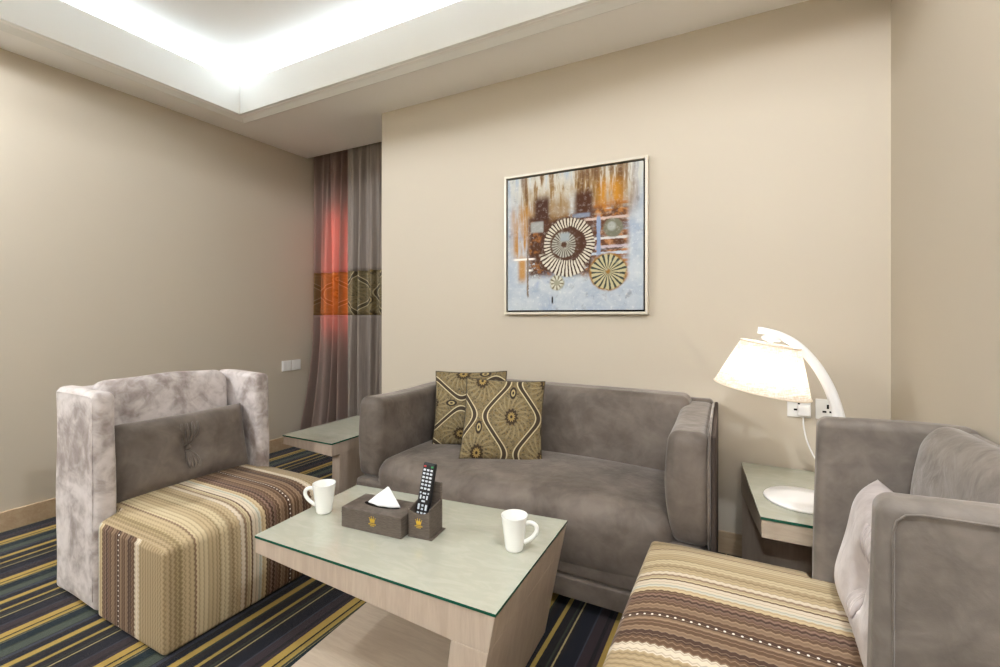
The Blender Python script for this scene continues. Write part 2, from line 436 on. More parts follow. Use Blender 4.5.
def mat_painting():
    g = G('abstract_painting'); u, v, _ = g.sep(g.coord('UV'))
    uv = g.comb(u, v)
    C = srgb
    bx = lambda x, a, b, s=0.02: g.step(x, a - s, a + s) * (1.0 - g.step(x, b - s, b + s))
    n1 = g.noise(uv, 5.0, 5, 0.6, 0.5); streak = g.noise(g.comb(u * 15.0, v * 1.6), 1.0, 5, 0.65); fine = g.noise(uv, 34.0, 3, 0.7); big = g.noise(uv, 14.0, 3, 0.6, 0.4); hst = g.noise(g.comb(u * 3.0, v * 30.0), 1.0, 3)
    col = g.mix(g.step(n1, 0.35, 0.7), C(184, 190, 194), C(152, 163, 180))
    col = g.mix(g.step(fine, 0.55, 0.75) * 0.5, col, C(212, 212, 208))
    # ochre drips from the top
    top = g.step(v, 0.62, 0.8) * bx(u, 0.10, 0.94, 0.08)
    col = g.mix(g.step(v, 0.55, 0.75) * (1.0 - g.step(v, 0.86, 1.0)) * bx(u, 0.10, 0.92, 0.1) * g.step(n1, 0.3, 0.55) * 0.75, col, C(168, 140, 92))
    col = g.mix(top * g.step(streak, 0.38, 0.56) * 0.85, col, C(140, 108, 60))
    col = g.mix(top * g.step(streak, 0.54, 0.64) * 0.8, col, C(96, 64, 34))
    col = g.mix(g.step(v, 0.72, 0.95) * g.step(streak, 0.36, 0.46) * (1.0 - g.step(streak, 0.5, 0.55)) * 0.7, col, C(200, 196, 182))
    col = g.mix(bx(u, 0.04, 0.20, 0.05) * bx(v, 0.40, 0.78, 0.06) * g.step(streak, 0.34, 0.6), col, C(170, 116, 30))
    col = g.mix(bx(u, 0.09, 0.15, 0.02) * bx(v, 0.22, 0.40, 0.04) * 0.9, col, C(176, 124, 44))
    col = g.mix(bx(u, 0.70, 0.86, 0.05) * bx(v, 0.66, 0.90, 0.06) * g.step(streak, 0.38, 0.58), col, C(184, 126, 36))
    col = g.mix(bx(u, 0.66, 0.90, 0.02) * bx(v, 0.22, 0.76, 0.03) * g.step(hst, 0.35, 0.55) * 0.9, col, C(168, 106, 40))
    # dark brown field
    body = bx(u, 0.17, 0.66, 0.025) * bx(v, 0.25, 0.70, 0.03)
    body = body * g.step(fine + n1, 0.66, 0.9)
    col = g.mix(body, col, C(78, 48, 30))
    col = g.mix(body * g.step(big, 0.52, 0.64) * 0.8, col, C(150, 96, 44))
    col = g.mix(bx(u, 0.22, 0.34, 0.025) * bx(v, 0.64, 0.84, 0.04), col, C(70, 42, 30))
    col = g.mix(bx(u, 0.53, 0.66, 0.025) * bx(v, 0.67, 0.85, 0.04), col, C(74, 44, 28))
    col = g.mix(bx(u, 0.62, 0.90, 0.03) * bx(v, 0.36, 0.72, 0.04) * g.step(big, 0.36, 0.55) * 0.9, col, C(80, 50, 34))
    col = g.mix(bx(u, 0.34, 0.49, 0.02) * bx(v, 0.66, 0.80, 0.04) * 0.7, col, C(140, 110, 66))
    col = g.mix(bx(u, 0.19, 0.29, 0.01) * bx(v, 0.58, 0.66, 0.01), col, C(150, 150, 146))
    col = g.mix(bx(u, 0.51, 0.64, 0.012) * bx(v, 0.66, 0.69, 0.008), col, C(120, 128, 146))
    col = g.mix(bx(u, 0.17, 0.42, 0.04) * bx(v, 0.18, 0.27, 0.03) * g.step(n1, 0.4, 0.6), col, C(150, 160, 188))
    # cross lines on the right
    for v0, c in ((0.64, C(190, 166, 154)), (0.50, C(200, 194, 190)), (0.44, C(182, 166, 170)), (0.395, C(178, 186, 198))):
        col = g.mix(bx(u, 0.60, 0.90, 0.02) * (1.0 - g.step(g.math('ABSOLUTE', v + (fine - 0.5) * 0.02 - v0), 0.006, 0.012)), col, c)
    for v0, u0, u1 in ((0.385, 0.05, 0.22), (0.30, 0.16, 0.20)):
        col = g.mix(bx(u, u0, u1, 0.02) * (1.0 - g.step(g.math('ABSOLUTE', v - v0), 0.005, 0.010)), col, C(232, 226, 216))
    col = g.mix(bx(v, 0.38, 0.66, 0.02) * (1.0 - g.step(g.math('ABSOLUTE', u + (fine - 0.5) * 0.02 - 0.70), 0.010, 0.018)), col, C(128, 144, 172))
    col = g.mix(bx(v, 0.10, 0.46, 0.02) * (1.0 - g.step(g.math('ABSOLUTE', u + (fine - 0.5) * 0.02 - 0.165), 0.005, 0.010)), col, C(120, 104, 90))
    col = g.mix(bx(v, 0.05, 0.10, 0.01) * (1.0 - g.step(g.math('ABSOLUTE', u - 0.36), 0.004, 0.008)), col, C(40, 34, 34))
    def disc(col, cu, cv, r0, r1, n, light, dark, fill=0.55, ar=1.0, tw=0.0):
        du = (u - cu) * ar; dv = v - cv
        r = g.math('SQRT', du * du + dv * dv) + (fine - 0.5) * 0.02 + (big - 0.5) * 0.05
        a = g.math('ARCTAN2', dv, du) + (big - 0.5) * 0.10
        sp = g.step(g.math('SINE', a * float(n) + r * tw + (fine - 0.5) * 1.6), -0.55, 0.05)
        ring = g.step(r, r0 - 0.006, r0 + 0.006) * (1.0 - g.step(r, r1 - 0.006, r1 + 0.006))
        return g.mix(ring, col, g.mix(sp, dark, light))
    def flat(col, cu, cv, r, c):
        du = u - cu; dv = v - cv
        rr = g.math('SQRT', du * du + dv * dv) + (fine - 0.5) * 0.02
        return g.mix(1.0 - g.step(rr, r - 0.01, r + 0.01), col, c)
    col = flat(col, 0.80, 0.57, 0.066, C(112, 110, 92)); col = flat(col, 0.79, 0.58, 0.03, C(156, 158, 150))
    col = flat(col, 0.395, 0.20, 0.055, C(150, 146, 124)); col = disc(col, 0.395, 0.20, 0.02, 0.05, 9, C(196, 192, 172), C(120, 110, 90))
    col = flat(col, 0.465, 0.475, 0.20, C(74, 46, 32))
    col = disc(col, 0.485, 0.48, 0.122, 0.188, 44, C(198, 189, 170), C(58, 38, 28))
    # the outer fan of the spiral on the lower left
    low = 1.0 - g.step(v + u * 0.25, 0.46, 0.50)
    fan = disc(col, 0.475, 0.475, 0.125, 0.228, 46, C(206, 198, 180), C(62, 42, 32))
    col = g.mix(low * (1.0 - g.step(u, 0.58, 0.62)), col, fan)
    col = flat(col, 0.455, 0.478, 0.114, C(78, 52, 36))
    col = disc(col, 0.448, 0.475, 0.02, 0.092, 26, C(160, 157, 144), C(84, 72, 62))
    col = g.mix(bx(u, 0.42, 0.49, 0.012) * bx(v, 0.50, 0.56, 0.012), col, C(146, 154, 158))
    col = flat(col, 0.765, 0.265, 0.132, C(140, 100, 44))
    col = disc(col, 0.765, 0.265, 0.012, 0.12, 19, C(180, 170, 132), C(60, 64, 56), tw=8.0)
    col = g.mix(g.step(big, 0.58, 0.75) * 0.35, col, C(60, 40, 30))
    col = g.mix(g.step(fine, 0.5, 0.75) * 0.18, col, C(232, 228, 220))
    h = fine * 0.6 + streak * 0.4
    g.bsdf(col, 0.6, normal=g.bump(h, 0.35, 0.004), spec=0.12); return g.m

M_wall = mat_wall(); M_ceil = mat_ceiling(); M_carpet = mat_carpet()
M_wood = mat_wood('pale_birch_veneer', srgb(186, 167, 150), srgb(200, 183, 166), 2)
M_woodx = mat_wood('pale_birch_veneer_long', srgb(188, 170, 150), srgb(202, 186, 165), 0)
M_skirt = mat_wood('skirting_wood', srgb(176, 150, 120), srgb(190, 166, 136), 0)
M_velvet = mat_velvet('taupe_velvet', srgb(84, 75, 68), srgb(126, 115, 106), 4.2, 0.6, 0.28, 0.78)
M_velvet2 = mat_velvet('warm_grey_velvet', srgb(98, 90, 83), srgb(136, 126, 117), 5.0, 0.5, 0.28, 0.74)
M_cushion_lit = mat_velvet('cushion_velvet_lit', srgb(168, 156, 152), srgb(204, 194, 190), 5.0, 0.8, 0.3, 0.7)  # cushion velvet with lamplight and grazing sheen put into its base colour
M_velvet_lit = mat_velvet('grey_velvet_lit', srgb(136, 123, 118), srgb(204, 195, 192), 5.5, 0.7, 0.34, 0.62)  # armchair velvet lightened: its bright lit sheen is put into the base colour
M_outer = plain('dark_taupe_backing', srgb(78, 68, 62), 0.9, spec=0.05)
M_zig = mat_zigzag(); M_dam = mat_damask()
M_glass = mat_glass_sheet('table_glass', (0.95, 0.985, 0.94, 1))
M_glassedge = plain('green_glass_edge', srgb(24, 84, 66), 0.15, spec=0.6)
M_black = plain('black_plastic', srgb(22, 22, 26), 0.4)
M_white = plain('white_lacquer', srgb(240, 238, 236), 0.3)
M_china = plain('white_china', srgb(240, 240, 236), 0.12, coat=0.4)
M_tissue = plain('tissue_paper', srgb(246, 246, 246), 0.9)
M_leather = mat_leather()
M_gold = plain('gold_foil', srgb(214, 176, 60), 0.35, metal=0.6)
M_champ = plain('champagne_frame', srgb(204, 196, 180), 0.35, metal=0.25)
M_dark = plain('black_inner_frame', srgb(14, 11, 11), 0.8, spec=0.1)
M_paint = mat_painting(); M_canvas_side = plain('canvas_edge', srgb(190, 190, 188), 0.8)
M_shade = mat_shade(); M_trim = plain('shade_trim', srgb(240, 226, 206), 0.8)
M_plate = plain('white_socket_plastic', srgb(232, 230, 226), 0.3)
M_silverkey = plain('pale_keys', srgb(214, 220, 228), 0.4)
M_red = plain('red_key', srgb(190, 40, 50), 0.4); M_green = plain('green_key', srgb(40, 140, 80), 0.4)

# ------------------------------------------------------------------ room
XL, XR, YB, YF, ZC = -3.33, 0.535, 2.372, -2.3, 2.455
AX, AY, YP = -2.141, 2.905, 2.735           # alcove: right side X, window wall Y, front of curtain pocket
bm = BM(); add_box(bm, XL - .1, XR + .1, YF - .1, AY + .1, -0.1, 0.0); struct('floor', bm, M_carpet)
bm = BM(); add_box(bm, XL - .1, XL, YF - .1, AY + .1, 0, 2.95); struct('wall_left', bm, M_wall)
bm = BM(); add_box(bm, XR, XR + .1, YF - .1, AY + .1, 0, 2.95); struct('wall_right', bm, M_wall)
bm = BM(); add_box(bm, AX, XR, YB, AY + .1, 0, 2.95); struct('wall_back', bm, M_wall)
bm = BM(); add_box(bm, XL, XR, YF - .1, YF, 0, 2.95); struct('wall_front', bm, M_wall)
# alcove wall, its window opening narrowed to backlight only the left curtain
WX0, WX1, WZ0, WZ1 = -3.21, -2.945, 0.95, 1.98
bm = BM()
add_box(bm, XL, WX0, AY, AY + .1, 0, 2.95); add_box(bm, WX1, AX, AY, AY + .1, 0, 2.95)
add_box(bm, WX0, WX1, AY, AY + .1, 0, WZ0); add_box(bm, WX0, WX1, AY, AY + .1, WZ1, 2.95)
struct('wall_alcove', bm, M_wall)
# ceiling: lowered border with a raised tray and a light cove
TX0, TX1, TY0, TY1, ZF, ZU = -2.998, 0.15, -1.55, 1.937, 2.667, 2.78
tr = 0.16
bm = BM()
add_box(bm, XL, TX0 - .02, YF, YP, ZC, ZC + .03); add_box(bm, TX1 + .02, XR, YF, YB, ZC, ZC + .03)
add_box(bm, TX0 - .02, TX1 + .02, TY1 + .02, YB, ZC, ZC + .03); add_box(bm, TX0 - .02, TX1 + .02, YF, TY0 - .02, ZC, ZC + .03)
add_box(bm, TX0 - .02, AX, YB, YP, ZC, ZC + .03)
add_box(bm, XL, AX, YP, YP + .02, ZC, 2.9)                               # face of the curtain pocket
add_box(bm, XL, AX, YP, AY, 2.88, 2.92)
ox0, ox1, oy0, oy1 = TX0 - tr, TX1 + tr, TY0 - tr, TY1 + tr              # outer walls of the cove
add_box(bm, ox0 - .02, ox0, oy0, oy1, ZC + .03, ZU); add_box(bm, ox1, ox1 + .02, oy0, oy1, ZC + .03, ZU)
add_box(bm, ox0 - .02, ox1 + .02, oy1, oy1 + .02, ZC + .03, ZU); add_box(bm, ox0 - .02, ox1 + .02, oy0 - .02, oy0, ZC + .03, ZU)
add_box(bm, ox0 - .05, ox1 + .05, oy0 - .05, oy1 + .05, ZU, ZU + .05)
struct('ceiling', bm, M_ceil)
def ring(name, x0, x1, y0, y1, w, z0, z1, m, bev=0.002):
    bm = BM()
    add_box(bm, x0 - w, x0, y0 - w, y1 + w, z0, z1, bev, 1); add_box(bm, x1, x1 + w, y0 - w, y1 + w, z0, z1, bev, 1)
    add_box(bm, x0, x1, y1, y1 + w, z0, z1, bev, 1); add_box(bm, x0, x1, y0 - w, y0, z0, z1, bev, 1)
    return struct(name, bm, m)
M_fascia = plain('cove_fascia_paint', srgb(240, 240, 238), 0.6, spec=0.2)
ring('trim_1', TX0, TX1, TY0, TY1, 0.022, ZC + .002, ZF, M_fascia, 0.001)
bm = BM()
def rectz(o, z): return [(TX0 - o, TY0 - o, z), (TX1 + o, TY0 - o, z), (TX1 + o, TY1 + o, z), (TX0 - o, TY1 + o, z)]
loops = [[bm.verts.new(p) for p in rectz(o, z)] for o, z in ((.092, ZC + .002), (.092, ZC - .012), (.084, ZC - .014), (.020, ZC + .006), (.020, ZC + .012))]
for a, b in zip(loops, loops[1:]):
    for i in range(4): bm.faces.new([a[i], a[(i + 1) % 4], b[(i + 1) % 4], b[i]])
struct('trim_2', bm, M_fascia, recalc=True)
bm = BM(); add_box(bm, XL, XL + .014, YF, AY, 0, 0.10, .003, 2); struct('baseboard_left', bm, M_skirt)
bm = BM(); add_box(bm, AX, XR, YB - .014, YB, 0, 0.10, .003, 2); struct('baseboard_back', bm, M_skirt)
bm = BM(); add_box(bm, XR - .014, XR, YF, YB - .014, 0, 0.10, .003, 2); struct('baseboard_right', bm, M_skirt)
bm = BM(); add_box(bm, XL + .014, XR - .014, YF, YF + .014, 0, 0.10, .003, 2); struct('baseboard_front', bm, M_skirt)
bm = BM(); add_box(bm, AX - .014, AX, YB - .014, AY, 0, 0.10, .003, 2); struct('baseboard_alcove', bm, M_skirt)
# window behind the curtain; added red-emitting pane backlights the left curtain
bm = BM()
add_box(bm, WX0, WX0 + .02, AY + .02, AY + .06, WZ0, WZ1); add_box(bm, WX1 - .02, WX1, AY + .02, AY + .06, WZ0, WZ1)
add_box(bm, WX0 + .02, WX1 - .02, AY + .02, AY + .06, WZ0, WZ0 + .02); add_box(bm, WX0 + .02, WX1 - .02, AY + .02, AY + .06, WZ1 - .02, WZ1)
win = struct('window_1', bm, M_white)
bm = BM(); add_box(bm, WX0 + .02, WX1 - .02, AY + .035, AY + .045, WZ0 + .02, WZ1 - .02)
obj('added_backlight_pane', bm, mat_emit('added_red_backlight', (1.0, 0.38, 0.34, 1), 8.5), win)

# ------------------------------------------------------------------ curtains
def curtain(label, x0, x1, yc, nf, amp, seed, mat, mband, flare=0.0, u0=0.0):
    t = thing('curtain', label, 'curtain', ((x0 + x1) / 2, yc, 0.012), 0, 'floor length window curtains')
    rr = random.Random(seed); ph = [rr.uniform(0, 6.28) for _ in range(5)]
    def P(s, z):
        k = 1 - z / 2.5
        a = amp * (0.55 + 0.55 * k)
        y = a * math.sin(2 * PI * nf * s + ph[0] + 0.5 * math.sin(3 * k + ph[1])) + 0.35 * a * math.sin(2 * PI * nf * 2.3 * s + ph[2] + 1.2 * k)
        x = (x0 + (x1 - x0) * s) + 0.012 * math.sin(2 * PI * nf * s * 0.5 + 4 * k + ph[3])
        if flare:
            q = max(0.0, 1 - z / 1.05) ** 1.8
            y -= flare * q * (1 - s) ** 1.0
        x = max(x, XL + .006)
        return Vector((x - (x0 + x1) / 2, y, z - 0.012))
    def sheet(z0, z1, nz, off=0.0, uv=False):
        bm = BM(); n = 150; uvl = bm.loops.layers.uv.verify()
        g = [[bm.verts.new(P(i / n, z0 + (z1 - z0) * j / nz) + Vector((0, off, 0))) for j in range(nz + 1)] for i in range(n + 1)]
        for i in range(n):
            for j in range(nz):
                f = bm.faces.new([g[i][j], g[i + 1][j], g[i + 1][j + 1], g[i][j + 1]]); f.smooth = True
                for l, (a, b) in zip(f.loops, ((i, j), (i + 1, j), (i + 1, j + 1), (i, j + 1))):
                    l[uvl].uv = (u0 + (a / n) * (x1 - x0) / 0.33, (b / nz - 0.5) * 0.98)
        return bm
    zb0, zb1 = 1.10, 1.459
    for nm, (a, b, nz), m in (('lower_drape', (0.012, zb0, 40), mat), ('patterned_band', (zb0, zb1, 14), mband), ('upper_drape', (zb1, 2.80, 40), mat)):
        o = obj(nm, sheet(a, b, nz), m, t)
        md = o.modifiers.new('cloth', 'SOLIDIFY'); md.thickness = 0.002; md.offset = 0
    return t
curtain('taupe floor length curtain against the left wall, glowing red and trailing at its hem', -3.322, -2.905, 2.812, 4, 0.048, 3,
        mat_curtain('taupe_curtain_sheer', True), mat_damask_band('damask_band_sheer', True), 0.17, 0.10)
curtain('taupe curtain hanging straight beside the picture wall edge, with no red glow', -2.907, -2.18, 2.795, 6, 0.040, 8,
        mat_curtain('taupe_curtain_lined', False), mat_damask_band('damask_band_lined', False), 0.0, 0.62)

# ------------------------------------------------------------------ armchairs
def uv_seat(o):
    me = o.data; uvl = me.uv_layers.new(name='UVMap')
    for p in me.polygons:
        n = p.normal
        for li in p.loop_indices:
            c = me.vertices[me.loops[li].vertex_index].co
            if abs(n.y) > 0.72: uvl.data[li].uv = (0.285 + (c.x - 0.335) * 0.95, c.z)
            elif abs(n.x) > 0.72: uvl.data[li].uv = (c.y + 0.345, 0.76 + (0.38 - c.z))
            else: uvl.data[li].uv = (c.y + 0.345, c.x)
def make_armchair(label, loc, rz, body, group):
    t = thing('armchair', label, 'armchair', loc, rz, group)
    bm = BM()
    def crown(p, u):
        if u[2] > 0.2: p = p + Vector((0, 0, 0.042 * (1 - u[1] ** 4) * (1 - max(0, u[0]) ** 4) * u[2]))
        if u[0] > 0.5: p = p + Vector((0.010 * (1 - u[1] ** 2) * (1 - u[2] ** 2), 0, 0))
        return p
    add_pad(bm, 0.356, 0.800, -0.352, 0.352, 0.006, 0.345, 0.018, (12, 18, 10), crown)
    def crown2(p, u):
        return p + Vector((0, 0, 0.042 * (1 - (p.y / 0.352) ** 4) * u[2])) if u[2] > 0.2 else p
    add_pad(bm, 0.06, 0.42, -0.279, 0.279, 0.03, 0.345, 0.02, (8, 18, 6), crown2)
    uv_seat(obj('seat', bm, M_zig, t))
    bm = BM(); add_pad(bm, 0.0, 0.05, -0.348, 0.348, 0.02, 0.806, 0.022, (2, 14, 14)); obj('back_panel', bm, body, t)
    bm = BM()
    def backp(p, u):
        if u[0] > 0:
            z = (u[2] + 1) / 2
            p = p + Vector((u[0] * (0.0 - 0.030 * z ** 2.0 + 0.012 * math.sin(PI * z)) + 0.012 * u[0] * (1 - u[1] ** 4), 0, 0))
        p = p + Vector((0, 0, 0.014 * (1 - u[1] ** 4) * max(0, u[2])))
        p += Vector((0.003 * math.sin(9 * p.y + 14 * p.z), 0, 0.003 * math.sin(21 * p.y + 1)))
        return p
    add_pad(bm, 0.03, 0.150, -0.280, 0.280, 0.355, 0.820, 0.062, (4, 18, 12), backp); obj('back_cushion', bm, body, t)
    for s in (-1, 1):
        bm = BM()
        add_pad(bm, 0.002, 0.345, min(s * .283, s * .352), max(s * .283, s * .352), 0.012, 0.815, 0.026, (10, 3, 22),
                lambda p, u: p + Vector((0.006 * max(0, u[0]) * math.sin(5 * p.z), 0.002 * math.sin(12 * p.z + 7 * p.x), 0.003 * math.sin(14 * p.x))))
        a = obj('armrest', bm, body, t)
        bm = BM(); y = s * 0.3525
        pts = [(0.324, y, 0.05)] + [(0.324, y, z) for z in (0.2, 0.4, 0.6, 0.765)] + [(0.320, y, 0.783), (0.309, y, 0.794), (0.29, y, 0.798), (0.15, y, 0.799), (0.03, y, 0.798)]
        add_tube(bm, pts, 0.0018, 6); obj('piping', bm, body, a)
    for x in (0.06, 0.70):
        for y in (-0.29, 0.29):
            bm = BM(); add_lathe(bm, [(0, 0), (.02, 0), (.024, .03), (.024, .045), (0, .045)], 16, Matrix.Translation((x, y, 0))); obj('foot', bm, M_black, t)
    return t
make_armchair('grey velvet armchair with striped zigzag seat against the left wall, facing the coffee table', (-2.424, 1.150, 0), 0, M_velvet_lit, None)
make_armchair('warm grey velvet armchair in the right foreground with striped zigzag seat', (0.532, 1.262, 0), PI, M_velvet2, None)
# tufted lumbar cushions resting on the chairs
def lumbar(label, loc, rz, tilt, M_velvet=M_velvet):
    t = thing('lumbar_cushion', label, 'cushion', loc, rz)
    bm = BM(); add_pillow(bm, 0.552, 0.305, 0.135, 44, 5.0, 0.03, 0.72, 4)
    R = Matrix.Rotation(tilt, 4, 'X'); bmesh.ops.transform(bm, matrix=R, verts=list(bm.verts)); 
    o = obj('cover', bm, M_velvet, t)
    bm = BM(); add_lathe(bm, [(0, .010), (.009, .008), (.013, 0), (.009, -.008), (0, -.01)], 16, R @ Matrix.Translation((0, -0.026, 0)) @ Matrix.Rotation(PI / 2, 4, 'X'))
    obj('button', bm, M_velvet, t)
    # gathered pleats running up and down from the button
    bm = BM()
    for sz in (1, -1):
        for k, dx in enumerate((-0.030, -0.012, 0.010, 0.030)):
            pts = []
            for j in range(9):
                f = j / 8; z = sz * (0.012 + (0.095 if sz > 0 else 0.075) * f)
                x = dx * (0.25 + 0.9 * math.sin(f * PI * 0.62)) * (1.0 if sz > 0 else 0.6)
                u_, v_ = x / 0.2725, z / 0.1525
                d = 0.0675 * max(0.0, (1 - abs(u_) ** 5) * (1 - abs(v_) ** 5)) ** 0.55
                d *= 1 - 0.72 * math.exp(-(math.hypot(x, z) / 0.045) ** 2)
                pts.append(R @ Vector((x, -d + 0.0015, z)))
            add_tube(bm, pts, [0.0025 + 0.0052 * math.sin(PI * min(1, .15 + .8 * j / 8)) for j in range(9)], 8)
    obj('pleats', bm, M_velvet, t)
    return t
# the cover's front is local -Y
lumbar('brown grey tufted lumbar cushion leaning in the left armchair', (-2.424 + 0.250, 1.152, 0.514), PI / 2, math.radians(-12))
lumbar('tufted lumbar cushion coloured lamp-lit, bulging beside the near arm of the right foreground armchair', (0.532 - 0.243, 1.255, 0.518), -PI / 2, math.radians(-11), M_cushion_lit)

# ------------------------------------------------------------------ sofa
so = thing('sofa', 'taupe velvet two seat sofa below the abstract picture', 'sofa', (-0.86, 2.0, 0))
bm = BM(); add_pad(bm, -1.650, -0.108, 1.630, 2.335, 0.05, 0.124, 0.006, (24, 8, 2)); obj('plinth', bm, M_velvet, so, True)
bm = BM(); add_pad(bm, -1.650, -0.108, 1.640, 2.335, 0.122, 0.318, 0.02, (24, 8, 4)); obj('seat_base', bm, M_velvet, so, True)
bm = BM()
def seatf(p, u):
    if u[2] > 0: p = p + Vector((0, 0, 0.022 * (1 - u[0] ** 4) * (1 - u[1] ** 2) * u[2] + 0.004 * math.sin(7 * p.x) * u[2]))
    if u[1] < 0: p = p + Vector((0, -0.018 * (1 - u[0] ** 4) * (1 - u[2] ** 2) * -u[1], 0))
    return p
add_pad(bm, -1.545, -0.20, 1.645, 2.20, 0.124, 0.415, 0.075, (26, 10, 6), seatf); obj('seat_cushion', bm, M_velvet, so, True)
bm = BM()
def backf(p, u):
    z = (u[2] + 1) / 2
    return p + Vector((0, 0.055 * z - 0.012 * math.sin(PI * z) * (1 - u[0] ** 4) * (u[1] < 0) + 0.004 * math.sin(8 * p.x + 5 * p.z), 0.006 * (1 - u[0] ** 2) * max(0, u[2])))
add_pad(bm, -1.54, -0.20, 2.115, 2.285, 0.30, 0.737, 0.042, (26, 4, 12), backf); obj('backrest', bm, M_velvet, so, True)
bm = BM(); add_pad(bm, -1.64, -0.112, 2.29, 2.352, 0.10, 0.715, 0.02, (20, 2, 10)); obj('back_panel', bm, M_velvet, so, True)
for s, xo, xi in ((-1, -1.656, -1.516), (1, -0.088, -0.222)):
    bm = BM()
    def armf(p, u, s=s):
        inner = max(0, -s * u[0])
        z = (u[2] + 1) / 2
        p = p + Vector((-s * inner * (0.016 * math.sin(PI * z) - 0.012 * (1 - z) ** 2), 0, 0))
        p = p + Vector((0, -0.018 * max(0, -u[1]) * math.sin(PI * z), 0.004 * math.sin(9 * p.y)))
        if s > 0: p.x -= 0.020 * (p.y - 1.67) / .67
        return p
    add_pad(bm, min(xo, xi), max(xo, xi), 1.668, 2.33, 0.315, 0.700, 0.036, (5, 12, 12), armf)
    a = obj('armrest', bm, M_velvet, so, True)
    if s < 0: continue
    bm = BM(); add_pad(bm, min(xo, xo + s * .016), max(xo, xo + s * .016), 1.672, 2.345, 0.06, 0.700, 0.007, (1, 10, 12), lambda p, u, s=s: p - Vector((0.020 * (p.y - 1.67) / .67 if s > 0 else 0, 0, 0)))
    p_ = obj('side_panel', bm, M_outer, so, True)
    if s < 0: continue
    bm = BM(); x = xo - s * 0.004
    pts = [(x, 1.655, .33)] + [(x, 1.652 - 0.012 * math.sin(PI * (z - .31) / .39), z) for z in (.4, .5, .6, .66)] + [(x, 1.668, .692), (x - .001, 1.70, .704), (x - .007, 1.9, .706), (x - .017, 2.24, .706)]
    add_tube(bm, [Vector(q) - Vector(so.location) for q in pts], 0.0045, 8); obj('welt', bm, M_velvet, so)
for x in (-1.55, -0.17):
    for y in (1.74, 2.26):
        bm = BM(); add_lathe(bm, [(0, 0), (.02, 0), (.026, .05), (.026, .056), (0, .056)], 16, Matrix.Translation((x, y, 0))); obj('foot', bm, M_black, so, True)

def damask_cushion(label, loc, rot, seed, flip):
    t = thing('scatter_cushion', label, 'cushion', loc, 0, None); t.rotation_euler = rot
    bm = BM(); add_pillow(bm, 0.385, 0.385, 0.112, 36, 2.4, 0.05, 0.0, seed)
    uvl = bm.loops.layers.uv.verify()
    for f in bm.faces:
        for l in f.loops:
            u, v = l[uvl].uv
            if flip: l[uvl].uv = ((v - 0.56) * 1.2, (u + 0.05) * 1.1)
            else: l[uvl].uv = ((u - 0.62) * 1.22, (v - 0.52) * 1.1)
    obj('cover', bm, M_dam, t)
    bm = BM(); add_piping(bm, 0.385, 0.385, 0.05, 0.0035); obj('piping', bm, plain('dark_piping', srgb(66, 56, 40), .7), t)
    return t

# ------------------------------------------------------------------ coffee table
ct = thing('coffee_table', 'pale birch coffee table with a glass top in front of the sofa', 'table', (-0.94, 1.2, 0))
XZ = lambda a, b, d: Vector((a, d, b))
CXZ = lambda a, b, d: Vector((a - (d - 0.94) / 0.5 * (0.014 - (a + .51) / .86 * 0.022), d, b))
frontY = lambda a, b: 0.934 + (a + 1.367) / 0.86 * 0.015
rearY = lambda a, b: 1.405 + (a + 1.37) / 0.86 * 0.089
bm = BM(); add_prism(bm, [(-1.366, .345), (-0.632, .300), (-0.528, .300), (-0.510, .392), (-1.366, .392)], CXZ, frontY, rearY, 0.0015); obj('tabletop', bm, M_wood, ct, True)
bm = BM(); add_prism(bm, [(-0.677, .0), (-0.585, .0), (-0.5285, .2995), (-0.6325, .2995)], CXZ, frontY, rearY, 0.0015); obj('leg', bm, M_wood, ct, True)
bm = BM(); add_prism(bm, [(-1.214, .0), (-0.679, .0), (-0.675, .03), (-1.214, .03)], CXZ, lambda a, b: frontY(a, b) - 0.01, lambda a, b: rearY(a, b) - 0.01, 0.002); obj('base', bm, M_woodx, ct, True)
def glass_slab(parent, pts, z0, z1):
    bm = BM()
    lo = [bm.verts.new((x, y, z0)) for x, y in pts]; hi = [bm.verts.new((x, y, z1)) for x, y in pts]
    n = len(pts)
    f = bm.faces.new(hi)
    for i in range(n):
        q = bm.faces.new([lo[i], lo[(i + 1) % n], hi[(i + 1) % n], hi[i]]); q.material_index = 1
    return obj('glass_top', bm, [M_glass, M_glassedge], parent, True)
glass_slab(ct, [(-1.368, .932), (-.508, .947), (-.5235, 1.495), (-1.4025, 1.407)], 0.3925, 0.400)

# ------------------------------------------------------------------ end tables
le = thing('end_table', 'small birch end table with glass top between curtain and sofa arm', 'table', (-2.09, 2.03, 0))
bm = BM(); add_prism(bm, [(-2.300, .368), (-1.918, .350), (-1.918, .412), (-2.300, .412)], XZ, lambda a, b: 1.742, 2.31, 0.0015); obj('tabletop', bm, M_wood, le, True)
bm = BM(); add_prism(bm, [(-1.985, .0), (-1.93, .0), (-1.920, .352), (-1.975, .353)], XZ, 1.80, 2.30, 0.0015); obj('leg', bm, M_wood, le, True)
bm = BM(); add_prism(bm, [(-2.22, .0), (-1.985, .0), (-1.985, .03), (-2.22, .03)], XZ, 1.80, 2.30, 0.002); obj('base', bm, M_wood, le, True)
glass_slab(le, [(-2.303, 1.738), (-1.914, 1.738), (-1.914, 2.312), (-2.303, 2.312)], 0.4125, 0.420)
re_ = thing('end_table', 'birch end table with glass top under the lamp, right of the sofa', 'table', (0.2, 2.03, 0))
YZ = lambda a, b, d: Vector((d, a, b))
lx = lambda a, b: 0.002 + (2.345 - a) / 0.625 * 0.060
bm = BM(); add_prism(bm, [(1.742, .367), (1.742, .427), (2.345, .427), (2.345, .300), (2.30, .300)], YZ, lx, lambda a, b: 0.47, 0.0015); obj('tabletop', bm, M_woodx, re_, True)
